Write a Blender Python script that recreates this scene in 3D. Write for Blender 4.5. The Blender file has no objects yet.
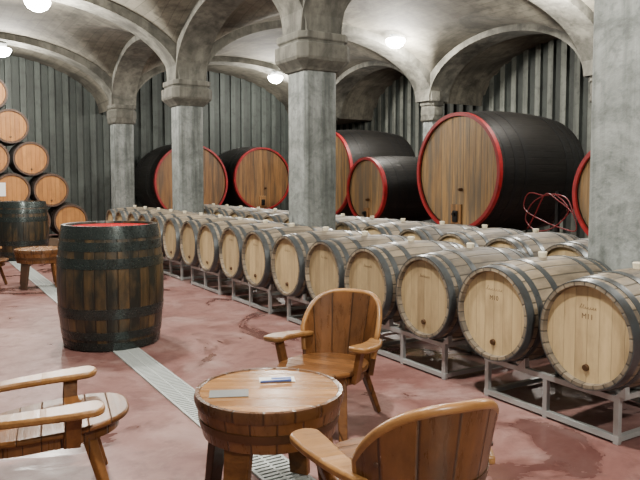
import bpy, bmesh, math, random
from mathutils import Vector, Matrix
PI = math.pi
random.seed(7)
C = bpy.context.scene.collection
F = 660.0; H = 1.42
TH = math.atan2(405, 660)
ST, CT = math.sin(TH), math.cos(TH)
PITCH = math.atan2(40, 660)

# ------------------------------------------------------------------ camera
cd = bpy.data.cameras.new('camera'); cam = bpy.data.objects.new('camera', cd); C.objects.link(cam)
cam.location = (0, 0, H); cam.rotation_euler = (PI/2 - PITCH, 0, -TH)
cd.sensor_width = 36; cd.lens = F*36/640; cd.shift_y = -20/640; cd.clip_start = .05
bpy.context.scene.camera = cam
RM = cam.rotation_euler.to_matrix()
def gp(px, py, z=0.0):
    v = RM @ Vector(((px-320)/F, -(py-220)/F, -1))
    t = (z - H)/v.z
    return Vector((v.x*t, v.y*t, z))
def rd(r, d): return (ST*d + CT*r, CT*d - ST*r)
def facing(r, d):
    X, Y = rd(r, d); return math.atan2(-X, Y)

# ------------------------------------------------------------------ mesh helpers
class MB:
    def __init__(s): s.v = []; s.f = []
    def add(s, vs, fs, mat=None):
        n = len(s.v)
        s.v += [tuple(mat @ Vector(p)) if mat is not None else tuple(p) for p in vs]
        s.f += [tuple(i+n for i in f) for f in fs]; return s
    def box(s, c, sz, mat=None):
        x, y, z = c; a, b, h = sz[0]/2, sz[1]/2, sz[2]/2
        vs = [(x+i*a, y+j*b, z+k*h) for k in (-1, 1) for j in (-1, 1) for i in (-1, 1)]
        return s.add(vs, [(0,2,3,1),(4,5,7,6),(0,1,5,4),(2,6,7,3),(0,4,6,2),(1,3,7,5)], mat)
    def lathe(s, prof, n=48, closed=True, mat=None):
        rings = []; vs = []; fs = []
        for r, z in prof:
            if r < 1e-6: rings.append([len(vs)]); vs.append((0, 0, z))
            else:
                rings.append(list(range(len(vs), len(vs)+n)))
                vs += [(r*math.cos(2*PI*i/n), r*math.sin(2*PI*i/n), z) for i in range(n)]
        m = len(rings)
        for k in range(m if closed else m-1):
            a, b = rings[k], rings[(k+1) % m]
            if len(a) == 1 and len(b) == 1: continue
            for i in range(n):
                j = (i+1) % n
                if len(a) == 1: fs.append((a[0], b[i], b[j]))
                elif len(b) == 1: fs.append((a[i], a[j], b[0]))
                else: fs.append((a[i], a[j], b[j], b[i]))
        return s.add(vs, fs, mat)
    def prism(s, poly, z0, z1, mat=None):
        n = len(poly)
        vs = [(x, y, z0) for x, y in poly] + [(x, y, z1) for x, y in poly]
        fs = [tuple(range(n-1, -1, -1)), tuple(range(n, 2*n))] + [(i, (i+1) % n, n+(i+1) % n, n+i) for i in range(n)]
        return s.add(vs, fs, mat)
    def bar(s, p0, p1, w0, h0, w1=None, h1=None, side=None):
        p0, p1 = Vector(p0), Vector(p1); w1 = w0 if w1 is None else w1; h1 = h0 if h1 is None else h1
        d = (p1-p0).normalized()
        if side is None: side = Vector((0, 0, 1)).cross(d) if abs(d.z) < .9 else Vector((1, 0, 0))
        side = Vector(side); side = (side - d*side.dot(d)).normalized(); up = d.cross(side)
        vs = []
        for p, w, h in ((p0, w0, h0), (p1, w1, h1)):
            vs += [p+side*w/2*i+up*h/2*j for i, j in ((-1,-1),(1,-1),(1,1),(-1,1))]
        return s.add(vs, [(3,2,1,0),(4,5,6,7)] + [(i,(i+1)%4,4+(i+1)%4,4+i) for i in range(4)])
    def tube(s, pts, r, n=8, close=False):
        pts = [Vector(p) for p in pts]; m = len(pts); vs = []; fs = []
        up = Vector((0, 0, 1))
        for k, p in enumerate(pts):
            if close: d = pts[(k+1) % m]-pts[k-1]
            else: d = pts[min(k+1, m-1)]-pts[max(k-1, 0)]
            d.normalize()
            a = d.cross(up)
            if a.length < .05: a = d.cross(Vector((1, 0, 0)))
            a.normalize(); b = a.cross(d)
            vs += [p+a*r*math.cos(2*PI*i/n)+b*r*math.sin(2*PI*i/n) for i in range(n)]
        for k in range(m if close else m-1):
            q = (k+1) % m
            for i in range(n):
                j = (i+1) % n; fs.append((k*n+i, k*n+j, q*n+j, q*n+i))
        if not close: fs += [tuple(range(n-1, -1, -1)), tuple(range((m-1)*n, m*n))]
        return s.add(vs, fs)
    def loft(s, secs, cap=True):
        n = len(secs[0]); vs = [p for q in secs for p in q]; fs = []
        for k in range(len(secs)-1):
            for i in range(n):
                j = (i+1) % n; fs.append((k*n+i, k*n+j, (k+1)*n+j, (k+1)*n+i))
        if cap: fs += [tuple(range(n-1, -1, -1)), tuple(range((len(secs)-1)*n, len(secs)*n))]
        return s.add(vs, fs)

def obj(name, mb, mat, parent=None, smooth=40, bevel=0, recalc=True):
    me = bpy.data.meshes.new(name); me.from_pydata([tuple(p) for p in mb.v], [], mb.f)
    if recalc:
        bm = bmesh.new(); bm.from_mesh(me); bmesh.ops.recalc_face_normals(bm, faces=bm.faces[:]); bm.to_mesh(me); bm.free()
    me.materials.append(mat)
    if smooth:
        me.shade_smooth(); me.set_sharp_from_angle(angle=math.radians(smooth))
    o = bpy.data.objects.new(name, me); C.objects.link(o)
    if parent: o.parent = parent
    if bevel:
        b = o.modifiers.new('bevel', 'BEVEL'); b.width = bevel; b.segments = 2; b.limit_method = 'ANGLE'
    return o
def tag(o, label, cat, group=None):
    o['label'] = label; o['category'] = cat
    if group: o['group'] = group
    return o
def thing(name, label, cat, loc=(0,0,0), rot=(0,0,0), group=None):
    o = bpy.data.objects.new(name, None); C.objects.link(o); o.empty_display_size = .1
    o.location = loc; o.rotation_euler = rot
    return tag(o, label, cat, group)
def struct(name, mb, mat, **k):
    o = obj(name, mb, mat, **k); o['kind'] = 'structure'; return o
def dup(root, loc, rot, label, group=None):
    r = root.copy(); C.objects.link(r); r.location = loc; r.rotation_euler = rot; r['label'] = label
    if group: r['group'] = group
    for ch in list(root.children):
        c = ch.copy(); C.objects.link(c); c.parent = r
        for g in list(ch.children):
            d = g.copy(); C.objects.link(d); d.parent = c
    return r

# ------------------------------------------------------------------ materials
class NT:
    def __init__(s, name):
        s.m = bpy.data.materials.new(name); s.m.use_nodes = True; s.t = s.m.node_tree
        s.b = s.t.nodes['Principled BSDF']
    def add(s, typ, ins=None, **props):
        n = s.t.nodes.new(typ)
        for k, v in props.items(): setattr(n, k, v)
        for k, v in (ins or {}).items(): s.put(n.inputs[k], v)
        return n
    def put(s, sock, v):
        if isinstance(v, bpy.types.NodeSocket): s.t.links.new(v, sock)
        else:
            if isinstance(v, tuple) and len(v) == 3 and sock.type == 'RGBA': v = v+(1,)
            sock.default_value = v
    def math(s, op, a, b=0.0, c=None):
        ins = {0: a, 1: b}
        if c is not None: ins[2] = c
        return s.add('ShaderNodeMath', ins, operation=op).outputs[0]
    def mix(s, f, a, b, mode='MIX'):
        return s.add('ShaderNodeMix', {0: f, 6: a, 7: b}, data_type='RGBA', blend_type=mode).outputs[2]
    def ramp(s, f, stops):
        n = s.add('ShaderNodeValToRGB', {0: f}); e = n.color_ramp.elements
        while len(e) < len(stops): e.new(.5)
        for el, (p, c) in zip(e, stops): el.position = p; el.color = c if len(c) == 4 else c+(1,)
        return n.outputs[0]
    def rng(s, v, a, b, c=0.0, d=1.0):
        return s.add('ShaderNodeMapRange', {0: v, 1: a, 2: b, 3: c, 4: d}).outputs[0]
    def noise(s, vec, scale, detail=4, rough=.55, dist=0.0):
        return s.add('ShaderNodeTexNoise', {'Vector': vec, 'Scale': scale, 'Detail': detail, 'Roughness': rough, 'Distortion': dist}).outputs[0]
    def coord(s): return s.add('ShaderNodeTexCoord').outputs['Object']
    def vscale(s, v, sc): return s.add('ShaderNodeMapping', {'Vector': v, 'Scale': sc}).outputs[0]
    def bump(s, h, st, dist=.01):
        s.put(s.b.inputs['Normal'], s.add('ShaderNodeBump', {'Height': h, 'Strength': st, 'Distance': dist}).outputs[0])
    def out(s, col, rough, metal=0.0, spec=None):
        if spec is not None: s.b.inputs['Specular IOR Level'].default_value = spec
        s.put(s.b.inputs['Base Color'], col); s.put(s.b.inputs['Roughness'], rough); s.put(s.b.inputs['Metallic'], metal); return s.m

def wood(name, c1, c2, mode='ang', n=28, w=.08, rough=.55, line=.35, stain=.3, staincol=None, var=.25, grain=1.0, lw=.06, sscale=None, slo=.48, shi=.72, spec=None):
    t = NT(name); co = t.coord()
    sp = t.add('ShaderNodeSeparateXYZ', {0: co}); x, y, z = sp.outputs
    oi = t.add('ShaderNodeObjectInfo').outputs['Random']
    if mode == 'ang':
        raw = t.math('ADD', t.math('MULTIPLY', t.math('ARCTAN2', y, x), n/(2*PI)), 100.0)
        gv = t.vscale(co, (28, 28, 2.2)); ss = sscale or (2.6, 2.6, 2.6)
    else:
        raw = t.math('ADD', t.math('DIVIDE', y, w), 100.0)
        gv = t.vscale(co, (2.5, 34, 34)); ss = sscale or (2.6, 2.6, 2.6)
    fl = t.math('FLOOR', raw); fr = t.math('FRACT', raw)
    wn = t.add('ShaderNodeTexWhiteNoise', {'W': t.math('ADD', fl, t.math('MULTIPLY', oi, 57.0))}, noise_dimensions='1D').outputs[0]
    edge = t.math('MINIMUM', fr, t.math('SUBTRACT', 1.0, fr))
    lm = t.rng(edge, 0.0, lw)
    off = t.add('ShaderNodeCombineXYZ', {0: t.math('MULTIPLY', wn, 37.0), 1: t.math('MULTIPLY', oi, 91.0), 2: t.math('MULTIPLY', oi, 23.0)}).outputs[0]
    gv2 = t.add('ShaderNodeVectorMath', {0: gv, 1: off}, operation='ADD').outputs[0]
    g = t.noise(gv2, 1.0, 5, .65)
    cs = t.add('ShaderNodeVectorMath', {0: t.vscale(co, ss), 1: off}, operation='ADD').outputs[0]
    st = t.noise(cs, 1.0, 6, .65)
    fac = t.math('ADD', t.math('MULTIPLY', wn, .45), t.math('MULTIPLY', t.rng(g, .28, .72), .55*grain))
    col = t.mix(fac, c1, c2)
    sc = staincol or tuple(v*.35 for v in c1)
    col = t.mix(t.math('MULTIPLY', t.rng(st, slo, shi), stain), col, sc)
    col = t.mix(lm, t.mix(1.0, col, (line, line, line), 'MULTIPLY'), col)
    br = t.math('ADD', t.math('MULTIPLY', oi, var), 1.0-var/2)
    brc = t.add('ShaderNodeCombineColor', {0: br, 1: br, 2: br}).outputs[0]
    col = t.mix(1.0, col, brc, 'MULTIPLY')
    t.bump(t.math('ADD', t.math('MULTIPLY', lm, .8), t.math('MULTIPLY', g, .5)), .5, .006)
    return t.out(col, t.rng(g, .2, .8, rough-.08, rough+.12), spec=spec)
def metal(name, c, rough=.45, met=.8, rust=.0, rustc=(.2, .09, .04), spec=None):
    t = NT(name); co = t.coord(); n = t.noise(co, 9, 5); n2 = t.noise(co, 45, 3)
    col = t.mix(n, tuple(v*.7 for v in c), c)
    if rust: col = t.mix(t.math('MULTIPLY', t.rng(n, .5, .65), rust), col, rustc)
    t.bump(n2, .12, .003)
    return t.out(col, t.rng(n2, .2, .8, rough-.1, rough+.15), met, spec)
def paint(name, c, rough=.5, c2=None, spec=None):
    t = NT(name); co = t.coord(); n = t.noise(co, 8, 5)
    col = t.mix(t.rng(n, .35, .7), c, c2 or tuple(v*.75 for v in c)); t.bump(n, .15, .004)
    return t.out(col, rough, spec=spec)
def concrete(name, a, b, dark, scale=.9, vstreak=0.0, rough=.85, bump=.35, big=0.0, boards=0.0, strip=None, fine=.55):
    t = NT(name); co = t.coord()
    n1 = t.noise(co, scale, 7, .62, .4); n2 = t.noise(co, scale*7, 5, .6)
    col = t.mix(t.rng(n1, .3, .7), a, b)
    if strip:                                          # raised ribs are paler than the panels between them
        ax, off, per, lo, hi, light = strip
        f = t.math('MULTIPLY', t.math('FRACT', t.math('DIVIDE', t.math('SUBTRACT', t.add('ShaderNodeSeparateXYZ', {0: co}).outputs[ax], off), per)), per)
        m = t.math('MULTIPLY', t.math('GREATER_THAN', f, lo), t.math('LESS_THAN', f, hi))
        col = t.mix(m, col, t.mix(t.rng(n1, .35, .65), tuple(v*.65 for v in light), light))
    col = t.mix(t.math('MULTIPLY', t.rng(n2, .5, .72), fine), col, dark)
    if big:
        n5 = t.noise(co, scale*.9, 8, .68, 1.0)
        col = t.mix(t.math('MULTIPLY', t.rng(n5, .46, .64), big), col, dark)
    if vstreak:
        s = t.noise(t.vscale(co, (5, 5, .35)), 1.0, 5, .6)
        col = t.mix(t.math('MULTIPLY', t.rng(s, .43, .66), vstreak), col, dark)
    h = t.math('ADD', n1, t.math('MULTIPLY', n2, .6))
    if boards:
        x = t.add('ShaderNodeSeparateXYZ', {0: co}).outputs[0]
        bq = t.math('DIVIDE', x, boards); f = t.math('FRACT', t.math('ADD', bq, 50.0))
        wn = t.add('ShaderNodeTexWhiteNoise', {'W': t.math('FLOOR', bq)}, noise_dimensions='1D').outputs[0]
        col = t.mix(t.math('MULTIPLY', wn, .25), col, dark)
        col = t.mix(t.math('MULTIPLY', t.math('LESS_THAN', f, .07), .4), col, dark)
    t.bump(h, bump, .025)
    return t.out(col, rough)
XL = [-1.57, 4.30, 10.17]; XW, YW, YF = 11.8, 18.4, -4.2

M = {}
M['row_stave'] = wood('pale oak staves', (.105, .084, .060), (.32, .255, .172), 'ang', 26, rough=.55, stain=.8, staincol=(.060, .050, .040), line=.2, sscale=(3, 3, 1.6), slo=.43, shi=.60, lw=.10)
M['row_head'] = wood('pale oak head', (.31, .22, .115), (.52, .39, .21), 'y', w=.075, rough=.45, stain=.65, staincol=(.18, .125, .065), line=.5, lw=.035, var=.4, sscale=(1.6, 4, 4), slo=.46, shi=.68)
M['galv'] = metal('galvanised hoop', (.125, .138, .145), .34, .65, .5, (.066, .058, .048))
M['bung'] = paint('pale bung', (.75, .68, .5), .5)
M['ink'] = paint('dark stencil ink', (.17, .11, .06), .8)
M['stack_stave'] = wood('reddish staves', (.045, .020, .010), (.09, .042, .02), 'ang', 26, rough=.6)
M['stack_head'] = wood('orange brown head', (.25, .092, .016), (.46, .20, .046), 'y', w=.08, rough=.55, stain=.45, line=.36)
M['dark_hoop'] = metal('dark hoop', (.05, .047, .045), .45, .6, .4, (.03, .025, .02))
M['old_stave'] = wood('old dark staves', (.007, .009, .006), (.125, .073, .027), 'ang', 30, rough=.34, stain=.98, staincol=(.008, .011, .009), line=.2, sscale=(4, 4, 2.2), slo=.39, shi=.56, lw=.09)
M['blue_hoop'] = metal('grey green hoop', (.046, .058, .056), .27, .7, .6, (.024, .026, .022))
M['red_head'] = paint('red painted head', (.34, .004, .006), .9, (.22, .003, .005), spec=0.05)
M['cask_stave'] = wood('black cask staves', (.003, .003, .003), (.010, .0085, .007), 'ang', 60, rough=.5, stain=.3, line=.3, spec=.25)
M['cask_head'] = wood('weathered cask head', (.13, .065, .022), (.42, .26, .10), 'y', w=.135, rough=.45, stain=.92, staincol=(.105, .085, .058), line=.2, lw=.04, sscale=(.6, 9, 9), slo=.42, shi=.60)
M['cask_head_warm'] = wood('warm cask head', (.14, .06, .019), (.38, .195, .064), 'y', w=.12, rough=.45, stain=.85, staincol=(.085, .055, .030), line=.2, lw=.04, sscale=(.7, 9, 9), slo=.43, shi=.61)
M['red_rim'] = paint('red rim paint', (.32, .008, .012), .42, (.16, .006, .008))
M['black_iron'] = metal('black iron', (.010, .010, .0105), .5, .3, spec=.3)
M['furn'] = wood('varnished brown wood', (.075, .028, .008), (.25, .105, .030), 'y', w=.095, rough=.38, stain=.6, line=.18, lw=.045, slo=.44, shi=.66, spec=.3)
M['furn_ang'] = wood('varnished curved staves', (.075, .028, .008), (.225, .093, .027), 'ang', 18, rough=.28, stain=.6, line=.2, lw=.055, slo=.44, shi=.66)
M['furn_dark'] = wood('dark varnished back panel', (.062, .023, .007), (.20, .080, .024), 'ang', 16, rough=.28, stain=.6, line=.2, lw=.06, var=.1, slo=.44, shi=.66)
M['furn_light'] = wood('worn light arm wood', (.16, .068, .019), (.40, .205, .068), 'y', w=.4, rough=.33, stain=.6, line=1.0, slo=.45, shi=.66, spec=.4)
M['furn_edge'] = wood('worn edge', (.19, .080, .022), (.42, .205, .068), 'y', w=.4, rough=.3, stain=.4, line=1.0)
M['table_top'] = wood('table top planks', (.17, .070, .018), (.36, .172, .052), 'y', w=.11, rough=.24, stain=.5, line=.32, lw=.03)
M['rim_dark'] = wood('dark table rim', (.05, .020, .007), (.15, .064, .021), 'ang', 16, rough=.28, stain=.5, line=.3)
M['copper'] = metal('dull copper hoop', (.11, .058, .028), .40, .6)
M['leg_dark'] = wood('dark leg', (.03, .015, .009), (.08, .036, .018), 'y', w=.4, rough=.4, line=1.0)
M['steel'] = metal('galvanised rack steel', (.48, .50, .50), .42, .45, .3, (.26, .22, .19))
M['grate'] = metal('galvanised grating', (.52, .56, .55), .5, .25)
M['gutter'] = paint('dark gutter', (.10, .09, .085), .8)
M['timber'] = wood('rough timber', (.06, .036, .021), (.12, .077, .047), 'y', w=.2, rough=.75)
M['paper'] = paint('white paper', (.75, .75, .72), .7, (.70, .70, .69))
M['blue'] = paint('blue print', (.05, .10, .35), .6)
M['grey_cover'] = paint('grey sheet', (.16, .165, .165), .4, (.13, .135, .135))
M['hose'] = paint('red hose', (.15, .004, .008), .4)
M['vault'] = concrete('vault plaster', (.082, .075, .057), (.195, .180, .140), (.017, .0155, .0115), .9, 0, .85, .45, big=.8, boards=.17, fine=.5)
M['arch'] = concrete('arch concrete', (.076, .073, .060), (.175, .169, .140), (.018, .0175, .014), 1.4, .6, .85, .5, big=.7, fine=.5)
M['column'] = concrete('column concrete', (.120, .133, .126), (.30, .322, .310), (.030, .037, .033), 2.0, .85, .7, .6, big=.6)
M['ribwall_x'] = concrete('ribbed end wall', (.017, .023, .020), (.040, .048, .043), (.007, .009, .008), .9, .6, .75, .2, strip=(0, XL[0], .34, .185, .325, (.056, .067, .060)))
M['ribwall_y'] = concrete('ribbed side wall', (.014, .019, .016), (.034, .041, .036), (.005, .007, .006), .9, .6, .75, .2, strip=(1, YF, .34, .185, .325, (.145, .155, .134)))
t = NT('lamp glass'); t.put(t.b.inputs['Emission Color'], (1, .97, .90)); t.b.inputs['Emission Strength'].default_value = 90
M['lamp'] = t.out((.9, .9, .88), .3)

t = NT('red cellar floor'); co = t.coord()
n1 = t.noise(co, .9, 9, .68, .8); n2 = t.noise(co, 5.0, 7, .65, .3); n4 = t.noise(co, 38, 3); n5 = t.noise(co, 1.7, 8, .7, .5)
n3 = t.noise(t.add('ShaderNodeMapping', {'Vector': co, 'Location': (1.6, 7.3, 0)}).outputs[0], .62, 6, .62, 1.6)
col = t.ramp(n1, [(.30, (.118, .049, .042)), (.43, (.175, .080, .071)), (.55, (.235, .125, .112)), (.68, (.325, .205, .188))])
col = t.mix(t.math('MULTIPLY', t.rng(n2, .51, .67), .5), col, (.085, .034, .029))
col = t.mix(t.math('MULTIPLY', t.rng(n5, .52, .66), .55), col, (.36, .25, .23))
wet = t.rng(n3, .555, .595)
col = t.mix(t.math('MULTIPLY', wet, .66), col, (.055, .020, .017))
t.bump(t.math('ADD', n2, t.math('MULTIPLY', n4, .4)), t.rng(wet, 0, 1, .2, .03), .01)
M['floor'] = t.out(col, t.math('SUBTRACT', t.rng(n2, .3, .7, .40, .56), t.math('MULTIPLY', wet, .26)), spec=.3)

# ------------------------------------------------------------------ shell
BAY = 4.47; Y0 = 2.73
YL = [Y0+BAY*k for k in (-1, 0, 1, 2, 3)]           # column lines in Y: -1.74 .. 16.14
SPR = 3.2
struct('floor', MB().box(((XL[0]+XW)/2, (YF+YW)/2, -.1), (XW-XL[0]+.6, YW-YF+.6, .2)), M['floor'], smooth=0)
def el(u): return math.sqrt(max(0, 1-u*u))
def zA(x):
    for a, b in zip(XL, XL[1:]):
        if a <= x <= b: return SPR+1.40*el((x-(a+b)/2)/((b-a)/2))
    return SPR
YLX = [YL[0]-BAY]+YL
def zB(y):
    for a, b in zip(YLX, YLX[1:]):
        if a <= y <= b: return SPR+1.22*el((y-(a+b)/2)/((b-a)/2))
    return SPR
def samples(lines, end, n=44):
    out = []
    for a, b in zip(lines, lines[1:]):
        out += [(a+b)/2-(b-a)/2*math.cos(PI*i/n) for i in range(n)]
    out.append(lines[-1]); out += [lines[-1]+.03, end]
    return out
xs = samples(XL, XW); ys = [y for y in samples(YLX, YW) if y >= YF]
ys = [YF]+ys
mb = MB(); vs = [(x, y, max(zA(x), zB(y))) for y in ys for x in xs]; nx = len(xs)
mb.add(vs, [(j*nx+i, j*nx+i+1, (j+1)*nx+i+1, (j+1)*nx+i) for j in range(len(ys)-1) for i in range(nx-1)])
struct('ceiling', mb, M['vault'], smooth=35, recalc=False)

HW = .23
def arch_rib(name, along, fixed, a, b, rise, top=4.66, hw=HW):
    c, hs = (a+b)/2, (b-a)/2; ai = hs-HW
    pts = [(a, SPR)]+[(c-ai*math.cos(PI*i/40), SPR+rise*math.sin(PI*i/40)) for i in range(41)]+[(b, SPR)]
    vs = []
    for s in (-1, 1):
        for (q, z) in pts: vs.append((q, s*hw, z))
        for (q, z) in pts: vs.append((q, s*hw, top))
    n = len(pts); fs = []
    for i in range(n-1):
        fs += [(i, i+1, n+i+1, n+i), (2*n+i, 3*n+i, 3*n+i+1, 2*n+i+1), (i, 2*n+i, 2*n+i+1, i+1)]
    if along == 'y': vs = [(fixed+o, q, z) for q, o, z in vs]
    else: vs = [(q, fixed+o, z) for q, o, z in vs]
    return struct(name, MB().add(vs, fs), M['arch'], smooth=35, recalc=False)
k = 1
for X in XL[1:]:
    for a, b in zip(YL, YL[1:]): arch_rib('trim_%d' % k, 'y', X, a, b, 1.10, hw=.29); k += 1
for Y in YL:
    for a, b in zip(XL, XL[1:]): arch_rib('trim_%d' % k, 'x', Y, a, b, 1.26, hw=.27); k += 1

def ribbed(length):
    p = [(0, 0)]; x = 0
    while x < length:
        for dx, o in ((.17, 0), (.185, .06), (.325, .06), (.34, 0)): p.append((x+dx, o))
        x += .34
    return p
def rib_wall(name, fn, length, mat):
    p = ribbed(length); n = len(p)
    vs = [fn(a, o, z) for z in (0, 4.9) for a, o in p]
    struct(name, MB().add(vs, [(i, i+1, n+i+1, n+i) for i in range(n-1)]), mat, smooth=0, recalc=False)
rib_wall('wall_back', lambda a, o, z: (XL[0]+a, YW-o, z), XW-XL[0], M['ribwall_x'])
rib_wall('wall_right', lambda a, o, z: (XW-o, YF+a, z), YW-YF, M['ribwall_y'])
struct('wall_left', MB().box((XL[0]-.1, (YF+YW)/2, 2.4), (.2, YW-YF, 4.8)), M['column'], smooth=0)
struct('wall_front', MB().box(((XL[0]+XW)/2, YF-.1, 2.4), (XW-XL[0], .2, 4.8)), M['column'], smooth=0)

def sq(h, ch, z): return [(x, y, z) for x, y in ((h-ch, -h), (h, -h+ch), (h, h-ch), (h-ch, h), (-h+ch, h), (-h, h-ch), (-h, -h+ch), (-h+ch, -h))]
def make_column(loc, label, hw=HW, d=0.0):
    r = thing('column', label, 'column', loc, group='concrete columns carrying the vaults')
    obj('shaft', MB().loft([sq(hw, .03, 0), sq(hw, .03, 2.80)]), M['column'], r, smooth=0, bevel=.012)
    obj('capital', MB().loft([sq(hw+.02, .03, 2.75), sq(hw+.045, .04, 2.78), sq(.375-d, .10, 2.87), sq(.385-d, .11, 2.90), sq(.385-d, .11, 3.06), sq(.335-d*.8, .09, 3.075), sq(.335-d*.8, .09, 3.10), sq(.36-d*.8, .09, 3.115), sq(.36-d*.8, .09, SPR)]), M['arch'], r, smooth=0, bevel=.014)
    return r
col0 = make_column((XL[1], YL[1]+.05, 0), 'wide pale concrete column at the right edge of the photo')
cl = {2: 'grey concrete column with moulded capital standing mid photo behind the barrel row', 3: 'second free-standing concrete column from the left, in front of a red-rimmed cask', 4: 'leftmost and most distant free-standing concrete column, by the far end of the barrel row'}
for i in (2, 3): dup(col0, (XL[1], YL[i], 0), (0, 0, 0), cl[i])
make_column((XL[1], YL[4], 0), cl[4], HW, .08)
dup(col0, (XL[1], YL[0], 0), (0, 0, 0), 'concrete column just out of the frame to the right')
cr = ['concrete column against the ribbed right wall, furthest outside the frame', 'concrete column at the right wall outside the frame', 'concrete column at the right wall hidden behind the wide right column', 'narrow pale column rising behind the largest cask, between two wall arches', 'concrete column at the right wall hidden behind the middle column']
wc0 = make_column((XL[2], YL[0], 0), cr[0], .155, .16)
for i in range(1, 5): dup(wc0, (XL[2], YL[i], 0), (0, 0, 0), cr[i])

# drain
DX = 1.46
g = thing('floor_drain', 'long straight galvanised drain grating running along the red floor', 'drain', (DX, 0, 0))
obj('gutter', MB().box((0, 7.2, .0015), (.21, 21.6, .003)), M['gutter'], g, smooth=0)
mb = MB(); mb.box((-.1, 7.2, .006), (.016, 21.6, .010)); mb.box((.1, 7.2, .006), (.016, 21.6, .010)); mb.box((0, 7.2, .0055), (.012, 21.6, .008))
y = -3.5
while y < 17.9: mb.box((0, y, .006), (.2, .020, .008)); y += .034
obj('grating', mb, M['grate'], g, smooth=0)

# ------------------------------------------------------------------ barrels
def rad(Rb, Rh, L): return lambda z: Rb-(Rb-Rh)*(2*z/L)**2
def ring(f, z0, z1, th=.004, n=48):
    return MB().lathe([(f(z0)-.004, z0), (f(z0)+th, z0), (f((z0+z1)/2)+th+.0005, (z0+z1)/2), (f(z1)+th, z1), (f(z1)-.004, z1)], n)
def barrel(name, label, cat, Rb, Rh, L, body, head, hoop, hoops, recess=.03, lip=.022, bung=True, n=56, group=None, tap=True, front_head=None):
    r = thing(name, label, cat, group=group); f = rad(Rb, Rh, L); h = L/2
    prof = [(f(-h+L*i/16), -h+L*i/16) for i in range(17)]
    prof += [(Rh-lip, h), (Rh-lip-.006, h-recess), (Rh-lip-.006, h-recess-.03), (Rh-lip-.03, h-recess-.03), (Rh-lip-.03, -h+recess+.03), (Rh-lip-.006, -h+recess+.03), (Rh-lip-.006, -h+recess), (Rh-lip, -h)]
    obj('body', MB().lathe(prof, n), body, r, smooth=35)
    for s in (-1, 1):
        z = s*(h-recess); ri = Rh-lip-.004
        obj('head', MB().lathe([(0, z), (ri, z), (ri, z-s*.02), (0, z-s*.02)], n), (front_head or head) if s < 0 else head, r, smooth=35)
    for z0, z1 in hoops: obj('hoop', ring(f, z0, z1, n=n), hoop, r, smooth=50)
    if bung:
        mt = Matrix.Translation((-Rb+.004, 0, 0)) @ Matrix.Rotation(-PI/2, 4, 'Y')
        obj('bung', MB().lathe([(0, -.01), (.024, -.01), (.03, .035), (.026, .04), (0, .04)], 16, mat=mt), M['bung'], r)
    if tap:
        mt = Matrix.Translation((Rh*.62, 0, -(h-recess)-.012))
        obj('tap_plug', MB().lathe([(0, -.006), (.016, -.004), (.02, .014), (0, .014)], 16, mat=mt), M['copper'], r)
    return r
def sym(L, spans):
    o = []
    for a, b in spans: o += [(-L/2+a, -L/2+b), (L/2-b, L/2-a)]
    return o
TM = Matrix(((0, -1, 0, 0), (-1, 0, 0, 0), (0, 0, -1, 0), (0, 0, 0, 1)))
def text_mesh(s, size, up, z, side=0):
    cu = bpy.data.curves.new('txt', 'FONT'); cu.body = s; cu.size = size; cu.align_x = 'CENTER'; cu.extrude = .0006
    o = bpy.data.objects.new('txt', cu); C.objects.link(o)
    me = bpy.data.meshes.new_from_object(o.evaluated_get(bpy.context.evaluated_depsgraph_get()))
    bpy.data.objects.remove(o)
    me.transform(Matrix.Translation((-up, -side, z)) @ TM); return me
def script_mesh(w, up, z, seed, amp=.013):
    # a running, slanted hand: small loops with a few tall strokes
    rn = random.Random(seed); pts = []; loops = rn.randint(7, 9); n = loops*14
    tall = {0: 2.2}
    for q in range(1, loops): tall[q] = rn.choice([1, 1, 1, 1.15, 1.9])
    for i in range(n):
        u = i/(n-1); ph = u*loops*2*PI; q = min(loops-1, int(u*loops))
        v = amp*(.5-.5*math.cos(ph))*tall[q]*1.6
        x = -w/2+w*u+amp*.55*math.sin(ph)+.38*v
        pts.append((-(up+v), -x, z))
    mb = MB().tube(pts, .0009, 4); me = bpy.data.meshes.new('s'); me.from_pydata([tuple(p) for p in mb.v], [], mb.f); return me
def mark(bar, meshes):                                # writing on the front head: surface pattern of that head
    hd = [c for c in bar.children if c.name.startswith('head') and sum(v.co.z for v in c.data.vertices) < 0][0]
    bm = bmesh.new(); bm.from_mesh(hd.data)
    for me in meshes:
        k0_ = len(bm.faces); bm.from_mesh(me); bm.faces.ensure_lookup_table()
        for f in bm.faces[k0_:]: f.material_index = 1
    nm_ = bpy.data.meshes.new('head'); bm.to_mesh(nm_); bm.free()
    nm_.materials.append(hd.data.materials[0]); nm_.materials.append(M['ink']); hd.data = nm_
RB, RH, RL = .33, .292, .95
row0 = barrel('wine_barrel', 'x', 'barrel', RB, RH, RL, M['row_stave'], M['row_head'], M['galv'], sym(RL, [(.0, .052), (.085, .127), (.245, .292)]), group='pale oak barrels in rows')
ordn = ['nearest', 'second', 'third', 'fourth', 'fifth', 'sixth', 'seventh', 'eighth', 'ninth', 'tenth', 'eleventh', 'twelfth', 'thirteenth', 'fourteenth', 'fifteenth', 'sixteenth']
ZB = .582
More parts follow.
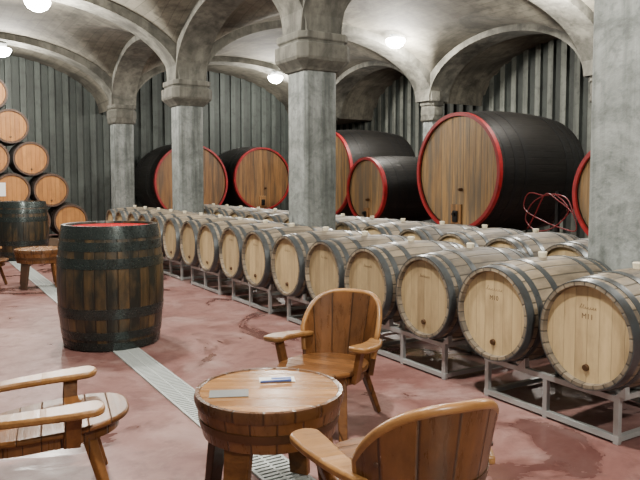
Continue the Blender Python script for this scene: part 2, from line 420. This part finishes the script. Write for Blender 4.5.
# rack
rk = thing('barrel_rack', 'x', 'rack', group='steel barrel racks')
for sx in (-.36, .34):
    obj('rail', MB().bar((sx, -.49, .250), (sx, .49, .250), .034, .034), M['steel'], rk, smooth=0, bevel=.003)
    obj('rail', MB().bar((sx, -.49, .03), (sx, .49, .03), .034, .034), M['steel'], rk, smooth=0, bevel=.003)
    for yy in (-.47, 0, .47): obj('post', MB().bar((sx, yy, .0), (sx, yy, .24), .032, .032), M['steel'], rk, smooth=0, bevel=.003)
    for yc in (-.336, .336):
        for s in (-1, 1): obj('chock', MB().add([(sx-.02, yc+s*.13, .266), (sx+.02, yc+s*.13, .266), (sx-.02, yc+s*.19, .266), (sx+.02, yc+s*.19, .266), (sx-.02, yc+s*.185, .325), (sx+.02, yc+s*.185, .325)], [(0,1,3,2),(0,4,5,1),(2,3,5,4),(0,2,4),(1,5,3)]), M['steel'], rk, smooth=0)
for yy in (-.47, .47):
    obj('crossbar', MB().bar((-.36, yy, .03), (.34, yy, .03), .030, .030), M['steel'], rk, smooth=0)
    obj('crossbar', MB().bar((-.36, yy, .250), (.34, yy, .250), .030, .030), M['steel'], rk, smooth=0)
first = True
def row(xfront, y0, npairs, lab, rl):
    global first
    out = []
    for p in range(npairs):
        yc = y0+.336+p*1.357; xc = xfront+RL/2
        lb = rl % ordn[p]
        if first: rk.location = (xc, yc, 0); rk['label'] = lb
        else: dup(rk, (xc, yc, 0), (0, 0, 0), lb)
        for q in (0, 1):
            i = 2*p+q; loc = (xc+random.uniform(-.018, .018), yc+(q-.5)*.672, ZB); ro = (0, PI/2, 0)
            lb = lab(i)
            if first and i == 0:
                row0.location = loc; row0.rotation_euler = ro; row0['label'] = lb; out.append(row0)
            else: out.append(dup(row0, loc, ro, lb))
        first = False
    return out
def lab1(i):
    if i == 0: return 'pale oak barrel lettered M11, nearest of the front row, below the wide right column'
    if i == 1: return 'pale oak barrel lettered M10, second from the right in the front row'
    return 'pale oak barrel in the front row, %s from the right end' % ordn[i]
r1 = row(3.065, 2.26, 8, lab1, 'galvanised steel rack under the front barrel row, %s rack from the right')
r2 = row(4.66, 3.0, 8, lambda i: 'pale oak barrel in the row behind the columns, %s from the right end' % ordn[i], 'galvanised steel rack under the rear barrel row, %s rack from the right')
zf = -(RL/2-.03)-.0006
mark(r1[0], [text_mesh('M11', .042, .085, zf), text_mesh('1', .028, .185, zf), script_mesh(.11, .140, zf, 1, .007)])
mark(r1[1], [text_mesh('M10', .042, .085, zf), script_mesh(.14, .145, zf, 2, .008)])
for i in range(2, 8): mark(r1[i], [script_mesh(.11, .14, zf, i+3, .007)])

# standing barrel
SB_L = 1.03
sb = barrel('standing_barrel', 'large dark upright barrel with dark metal hoops and red top, standing on the drain', 'barrel', .448, .400, SB_L, M['old_stave'], M['red_head'], M['blue_hoop'],
            [(-.515, -.45), (-.425, -.36), (-.25, -.165), (.165, .25), (.31, .385), (.41, .515)], recess=.022, lip=.03, bung=False, tap=False, group='dark upright barrels')
p = gp(112.5, 341); sb.location = (p.x, p.y, .011+SB_L/2); sb.rotation_euler = (0, 0, .4)
dup(sb, (1.62, 12.85, SB_L/2+.011), (0, 0, 1.7), 'dark upright barrel in the far left background, in front of the stacked barrels')

# stacked barrels
KR, KH, KL = .355, .328, .95; SPC = .713
k0 = barrel('stacked_barrel', 'x', 'barrel', KR, KH, KL, M['stack_stave'], M['stack_head'], M['dark_hoop'], sym(KL, [(.0, .05), (.11, .15), (.27, .31)]), recess=.025, lip=.036, bung=False, group='reddish barrels in the stack at far left')
nm = ['bottom level', 'second level', 'third level', 'fourth level', 'top level']; fst = True
lvo = ['rightmost', 'second from the right', 'third from the right', 'fourth from the right', 'fifth from the right']
for L_ in range(5):
    for j in range(5-L_):
        x = 2.68-L_*SPC/2-j*SPC
        loc = (x, 14.0+KL/2, .60+L_*.6185); ro = (0, PI/2, PI/2)
        lb = 'reddish-brown barrel in the pyramid stack at far left, %s, %s' % (nm[L_], lvo[j])
        if L_ == 4: lb = 'reddish-brown barrel topmost of the pyramid stack at far left'
        if fst: k0.location = loc; k0.rotation_euler = ro; k0['label'] = lb; fst = False; cur = k0
        else: cur = dup(k0, loc, ro, lb)
        if L_ == 1 and j == 1:
            c = obj('paper_card', MB().box((-.02, .19, -(KL/2)+.018), (.26, .15, .004)), M['paper'], cur, smooth=0); c['label'] = 'white paper card'
sr = thing('timber_rack', 'low timber bearers carrying the pyramid stack of reddish barrels', 'rack', (1.27, 14.0, 0))
for yy in (.16, .79): obj('bearer', MB().box((0, yy, .125), (3.7, .12, .25)), M['timber'], sr, smooth=0, bevel=.006)

# big casks
def cask(label, cradle_label, x, y, zc, R, bulge, L, yaw, head, rim=.05):
    f = rad(R+bulge, R, L); h = L/2
    c = barrel('cask', label, 'cask', R+bulge, R, L, M['cask_stave'], M['cask_stave'], M['black_iron'], sym(L, [(.12, .19), (.30, .37), (.52, .59)] if L > 1.9 else [(.12, .18), (.32, .38), (.55, .61)]), recess=.05, lip=rim, bung=False, n=80, tap=False, group='large dark casks with red rims', front_head=head)
    obj('rim', MB().lathe([(R-rim-.003, -h+.03), (R-rim-.003, -h-.012), (R+.010, -h-.012), (R+.014, -h+.06), (R-.01, -h+.06)], 80), M['red_rim'], c, smooth=40)
    zf = -(h-.05)
    d = obj('hatch', MB().box((R*.72, 0, zf-.02), (.34*R, .24*R, .04)), M['cask_head_warm'], c, smooth=0, bevel=.01)
    obj('crossbar', MB().box((R*.76, 0, zf-.055), (.20*R, .12*R, .03)), M['black_iron'], d, smooth=0, bevel=.02)
    obj('bolt', MB().lathe([(0, -.05), (.03, -.05), (.03, .0), (0, .0)], 12, mat=Matrix.Translation((R*.72, 0, zf-.06))), M['black_iron'], d)
    mt = Matrix.Translation((R*.30, -.1*R, zf-.03))
    obj('tap', MB().lathe([(0, -.05), (.02, -.05), (.028, .0), (.028, .03), (0, .03)], 12, mat=mt), M['copper'], c)
    c.rotation_euler = (0, PI/2, yaw)
    dx, dy = math.cos(yaw), math.sin(yaw)
    c.location = (x+dx*h, y+dy*h, zc)
    k = thing('cask_cradle', cradle_label, 'cradle', (x+dx*h, y+dy*h, 0), (0, 0, yaw), group='timber cask cradles')
    zt_ = zc-R-bulge-.003
    for s in (-1, 1):
        zz = s*h*.30
        obj('bearer', MB().box((zz, 0, zt_/2+.001), (.24, 1.5*R, zt_)), M['timber'], k, smooth=0, bevel=.01)
    return c
cask('largest dark cask with red rim and weathered plank head, right of the middle column', 'timber cradle under the largest cask', 7.77, 8.30, 1.555, .985, .075, 2.1, 0, M['cask_head'], .045)
cask('dark cask with red rim half hidden behind the wide right column', 'timber cradle under the cask behind the wide right column', 7.77, 5.22, 1.24, .74, .06, 1.8, 0, M['cask_head'], .04)
cask('small dark cask with bright red rim, left of the largest cask', 'timber cradle under the small cask', 7.77, 10.92, 1.22, .65, .05, 1.7, 0, M['cask_head'], .04)
cask('large dark cask partly hidden behind the middle column and the small cask', 'timber cradle under the cask behind the middle column', 8.2, 13.05, 1.56, .985, .07, 1.9, 0, M['cask_head'], .03)
cask('dark cask with red rim standing by the far wall left of the middle column', 'timber cradle under the far cask left of the middle column', 8.07, 16.1, 1.45, .84, .06, 1.9, PI/2, M['cask_head_warm'], .035)
cask('large dark cask with red rim behind the second column from the left', 'timber cradle under the far cask behind the second column', 6.05, 16.1, 1.36, .97, .06, 1.9, PI/2, M['cask_head_warm'], .035)

# red hose on a stand between casks
HY, HZ = 6.40, -.08
hs = thing('hose_stand', 'dark iron hose stand between the two right casks', 'stand', (8.0, HY, 0))
obj('base', MB().lathe([(0, 0), (.22, 0), (.22, .02), (.05, .05), (0, .05)], 24), M['black_iron'], hs)
obj('post', MB().bar((0, 0, .04), (0, 0, 1.34+HZ), .05, .05), M['black_iron'], hs, smooth=0)
obj('hook', MB().bar((-.17, 0, 1.275+HZ), (.03, 0, 1.275+HZ), .05, .03), M['black_iron'], hs, smooth=0)
ctrl = [(-.45, .96), (-.30, 1.22), (0, 1.27), (.28, 1.15), (.40, .90), (.20, .74), (-.10, .80), (-.34, 1.05), (-.12, 1.26), (.10, 1.255), (.36, 1.28), (.42, 1.05), (.12, .90), (-.22, .80), (-.46, .78), (-.40, 1.02), (-.15, 1.20), (.04, 1.275), (.22, .98), (.38, .74)]
P = [Vector(c) for c in ctrl]; P = [P[0]]+P+[P[-1]]; pts = []
for k_ in range(1, len(P)-2):
    for i in range(9):
        u = i/9; a, b, c, d = P[k_-1:k_+3]
        q = .5*((2*b)+(c-a)*u+(2*a-5*b+4*c-d)*u*u+(3*b-a-3*c+d)*u**3)
        pts.append((7.80+.02*math.sin(len(pts)*.11), HY+q.x, q.y+.02+HZ))
tag(obj('hose', MB().tube(pts, .009, 8), M['hose']), 'red hose hanging in loose loops between the two right casks', 'hose')

# ------------------------------------------------------------------ furniture
def smooth_path(ctrl, n=14):
    P = [Vector(ctrl[0])]+[Vector(c) for c in ctrl]+[Vector(ctrl[-1])]; out = []
    for k in range(1, len(P)-2):
        for i in range(n//(len(ctrl)-1)+1):
            t_ = i/(n//(len(ctrl)-1)+1)
            a, b, c, d = P[k-1:k+3]
            out.append(.5*((2*b)+(c-a)*t_+(2*a-5*b+4*c-d)*t_*t_+(3*b-a-3*c+d)*t_**3))
    out.append(P[-2]); return out
def lp(pts, widths, endr=8):
    Lf, Rt = [], []
    for i, p in enumerate(pts):
        d = (pts[min(i+1, len(pts)-1)]-pts[max(i-1, 0)]).normalized(); n = Vector((-d.y, d.x))
        Lf.append(p+n*widths[i]/2); Rt.append(p-n*widths[i]/2)
    d = (pts[-1]-pts[-2]).normalized(); n = Vector((-d.y, d.x)); w = widths[-1]/2
    cap = [pts[-1]+n*w*math.cos(PI*k/endr)+d*w*.7*math.sin(PI*k/endr) for k in range(1, endr)]
    return [tuple(q) for q in Lf+cap+Rt[::-1]]
def make_chair(label, BO=-.03, lean=.08, fwd=.19, seatf=.35, tl=.06, aslope=.09, rimr=.0165, sides=3.6, sz=0.0, az=0.0, aw=.12, rimmat='furn_light', bow=1.0, spread=.285):
    # BO: how far the back stands behind the seat centre; tl: seat slope; fwd: reach of the arms; sz, az: seat and arm raise
    t = thing('barrel_chair', label, 'chair', group='low wooden barrel chairs')
    tilt = lambda y: tl*(y+.10)+sz
    out = []
    for i in range(56):
        a = 2*PI*i/56; c, s = math.cos(a), math.sin(a)
        e = .72 if s > 0 else 1.0
        out.append(((.245 if s > 0 else .235)*math.copysign(abs(c)**e, c), (seatf if s > 0 else .222-BO)*math.copysign(abs(s)**e, s)))
    sm = MB().prism(out, .322, .350); sm.v = [(x, y, z+tilt(y)) for x, y, z in sm.v]
    obj('seat', sm, M['furn'], t, smooth=30, bevel=.010)
    sm = MB().prism([(x*.88, y*.88) for x, y in out], .268-sz, .3215); sm.v = [(x, y, z+tilt(y)) for x, y, z in sm.v]
    obj('apron', sm, M['furn_ang'], t, smooth=30)
    A = math.radians(70); na, nz = 36, 7
    ff = lambda z: .236+.055*(z-.28)/.42
    by = lambda z: BO-lean*(z-.28)
    def zt(u): return .715-.205*abs(u)**sides
    def bp(a, z, dr): r = ff(z)+dr; return (r*math.cos(a), r*math.sin(a)+by(z), z)
    vs = []; TK = .015
    for side in (0, 1):
        for i in range(na+1):
            u = -1+2*i/na; a = -PI/2+A*u
            for j in range(nz+1):
                z = .27+(zt(u)-.27)*j/nz; vs.append(bp(a, z, TK if side else -TK))
    st = nz+1; o = (na+1)*st; fs = []
    for i in range(na):
        for j in range(nz):
            q = i*st+j
            fs += [(q, q+1, q+st+1, q+st), (o+q, o+q+st, o+q+st+1, o+q+1)]
        q = i*st; fs += [(q, q+st, o+q+st, o+q), (q+nz, o+q+nz, o+q+st+nz, q+st+nz)]
    for j in range(nz):
        fs += [(j, o+j, o+j+1, j+1), (na*st+j, na*st+j+1, o+na*st+j+1, o+na*st+j)]
    obj('backrest', MB().add(vs, fs), M['furn_dark'], t, smooth=40)
    rim = [bp(-PI/2-A, .37, 0)]
    for i in range(-20, 21):
        u = i/20; rim.append(bp(-PI/2+A*u, zt(u), 0))
    rim.append(bp(-PI/2+A, .37, 0))
    obj('back_rim', MB().tube(rim, rimr, 10), M[rimmat], t, smooth=60)
    z0 = .43; vs = []
    for i in range(25):
        a = -PI/2+A*(-1+2*i/24)
        for dr, dz in ((TK+.001, -.018), (TK+.005, -.018), (TK+.005, .018), (TK+.001, .018)): vs.append(bp(a, z0+dz, dr))
    obj('hoop', MB().add(vs, [(4*i+q, 4*i+(q+1) % 4, 4*i+4+(q+1) % 4, 4*i+4+q) for i in range(24) for q in range(4)]+[(0,1,2,3),(96,97,98,99)]), M['copper'], t, smooth=40)
    for i in (-1, 1):
        for dz in (-.08, .09):
            a = -PI/2+A*.74*i
            mt = Matrix.Translation(bp(a, z0+dz, TK-.002)) @ Matrix.Rotation(a, 4, 'Z') @ Matrix.Rotation(PI/2, 4, 'Y')
            obj('rivet', MB().lathe([(0, 0), (.010, 0), (.008, .006), (0, .008)], 10, mat=mt), M['leg_dark'], t)
    for s in (-1, 1):
        pa = smooth_path([(s*.222, BO-.155), (s*(.25+.020*bow), BO-.03), (s*(.265+.030*bow), .07), (s*spread, fwd)])
        m = len(pa); wd = [.07+(aw-.07)*min(1, 1.3*i/(m-1)) for i in range(m)]
        am = MB().prism(lp(pa, wd), .460+az, .492+az); am.v = [(x, y, z+aslope*(y+.05)) for x, y, z in am.v]
        obj('arm', am, M['furn_light'], t, smooth=35, bevel=.010)
        obj('arm_post', MB().bar((s*.225, .12, .29), (s*(spread-.01), .13, .462+az+aslope*.18), .070, .028, .065, .028, side=(0, 1, 0)), M['furn'], t, smooth=0, bevel=.005)
        obj('leg', MB().bar((s*.165, .185, .325), (s*.225, .275, .004), .066, .032, .046, .028, side=(1, -s*.7, 0)), M['furn'], t, smooth=0, bevel=.006)
        obj('leg', MB().bar((s*.145, BO-.120, .31), (s*.205, BO-.235, .004), .066, .032, .046, .028, side=(1, s*.7, 0)), M['furn'], t, smooth=0, bevel=.006)
    return t
def make_table(label):
    t = thing('barrel_table', label, 'table', group='low round barrel tables')
    obj('tabletop', MB().lathe([(0, .47), (.298, .47), (.298, .503), (0, .503)], 64), M['table_top'], t, smooth=35)
    obj('rim', MB().lathe([(.2985, .46), (.318, .46), (.324, .485), (.319, .506), (.304, .508), (.2985, .503)], 64), M['rim_dark'], t, smooth=35)
    f = lambda z: .314-.025*(.46-z)/.12
    obj('apron', MB().lathe([(f(.46), .4595), (f(.33), .33), (f(.33)-.03, .33), (f(.46)-.03, .4595)], 64), M['furn_ang'], t, smooth=35)
    obj('hoop', MB().lathe([(f(.375)-.002, .375), (f(.375)+.004, .375), (f(.41)+.004, .41), (f(.41)-.002, .41)], 64), M['copper'], t, smooth=50)
    for i in range(4):
        a = -2.0+i*PI/2
        ca, sa = math.cos(a), math.sin(a)
        obj('leg', MB().bar((.235*ca, .235*sa, .465), (.30*ca, .30*sa, .006), .13, .04, .095, .035, side=(-sa, ca, 0)), M['leg_dark'] if i == 3 else M['furn'], t, smooth=0, bevel=.006)
    return t
def place(o, r, d, fr=None, z=0.0):
    X, Y = rd(r, d); o.location = (X, Y, z)
    if fr: o.rotation_euler = (0, 0, facing(*fr))
    return o
tb = make_table('low round barrel-style table in the foreground with papers on top'); place(tb, -.220, 2.82, (0, 1), .011)
c1 = place(make_chair('low wooden barrel chair behind the foreground table, its hollow back facing the camera', spread=.272, fwd=.18, bow=.6), .052, 3.83, (-.46, -.89))
place(make_chair('low wooden barrel chair in the bottom right foreground, seen from behind', BO=-.02, lean=.05, fwd=.19, rimr=.0185, sides=2.6, rimmat='furn_edge', spread=.31, az=-.02), .304, 2.315, (-.38, .925))
place(make_chair('low wooden barrel chair cut off by the left edge of the foreground', BO=-.11, lean=.24, fwd=.205, seatf=.375, tl=.09, aslope=.05, sz=-.005, az=-.026, aw=.14, bow=.6), -1.248, 2.90, (.926, .377))
p = gp(41, 287); dup(tb, (p.x, p.y, .011), (0, 0, 1.1), 'small round barrel table in the far left background')
p = gp(-20, 288); dup(c1, (p.x, p.y, 0), (0, 0, facing(1, .25)), 'brown barrel chair at the far left edge beside the distant table')

TZ = .503+.011
def flat(name, px, py, sx, sy, h, ang, mat, label, cat, z=TZ):
    p = gp(px, py, z); o = obj(name, MB().box((0, 0, h/2), (sx, sy, h)), mat, smooth=0, bevel=min(.003, h*.3))
    o.location = (p.x, p.y, z+.0008); o.rotation_euler = (0, 0, -TH+ang); return tag(o, label, cat)
flat('sheet', 229, 394, .165, .095, .003, .12, M['grey_cover'], 'flat grey sheet lying on the left of the foreground table', 'sheet')
lf = flat('leaflet', 277, 380, .16, .075, .003, .12, M['paper'], 'white leaflet with blue print on the foreground table', 'leaflet')
obj('print', MB().box((.02, .012, .0033), (.09, .025, .0006)), M['blue'], lf, smooth=0)
pn = obj('pen', MB().tube([(-.07, 0, .006), (.055, 0, .006), (.07, 0, .006)], .005, 8), M['blue']); p = gp(276, 383, TZ)
pn.location = (p.x, p.y, TZ+.0036); pn.rotation_euler = (0, 0, -TH+.2); tag(pn, 'blue pen lying across the white leaflet', 'pen')

# ------------------------------------------------------------------ lamps
lamps = [(1.80, 11.72, 4.35, 'round white ceiling lamp nearest the top left corner'), (1.72, 16.2, 4.31, 'round white ceiling lamp above the barrel stack at far left'), (8.66, 11.10, 4.36, 'round white ceiling lamp right of the middle column'), (8.4, 15.99, 4.22, 'round white ceiling lamp left of the middle column'),
         (1.5, 7.15, 4.36, 'unseen round ceiling lamp added for light above the big standing barrel'), (1.5, 2.7, 4.36, 'unseen round ceiling lamp added for light above the foreground'), (1.5, -1.7, 4.36, 'unseen round ceiling lamp added for light behind the camera'), (8.5, 6.8, 4.38, 'unseen round ceiling lamp added for light above the largest cask'), (8.0, 2.7, 4.3, 'unseen round ceiling lamp added for light outside the frame to the right')]  # this line: unseen lamps added in further bays to light the cellar
EN = [620, 430, 600, 430, 680, 690, 690, 380, 420]
lm0 = None
for i, (x, y, z, lb) in enumerate(lamps):
    if lm0 is None:
        lm0 = thing('ceiling_lamp', lb, 'lamp', (x, y, z), group='round ceiling lamps')
        obj('fitting', MB().lathe([(0, .0), (.12, .0), (.12, .10), (0, .10)], 28), M['steel'], lm0)
        obj('globe', MB().lathe([(0, -.19), (.08, -.18), (.15, -.14), (.195, -.075), (.205, -.03), (.19, -.0005), (0, -.0005)], 28), M['lamp'], lm0, smooth=60)
    else: dup(lm0, (x, y, z), (0, 0, 0), lb)
    ld = bpy.data.lights.new('lamp_light', 'POINT'); ld.energy = EN[i]; ld.color = (1, .945, .85); ld.shadow_soft_size = .10
    lo = bpy.data.objects.new('lamp_light', ld); C.objects.link(lo); lo.location = (x, y, z-.34)

w = bpy.data.worlds.new('world'); bpy.context.scene.world = w; w.use_nodes = True
w.node_tree.nodes['Background'].inputs[0].default_value = (.5, .5, .5, 1); w.node_tree.nodes['Background'].inputs[1].default_value = .3
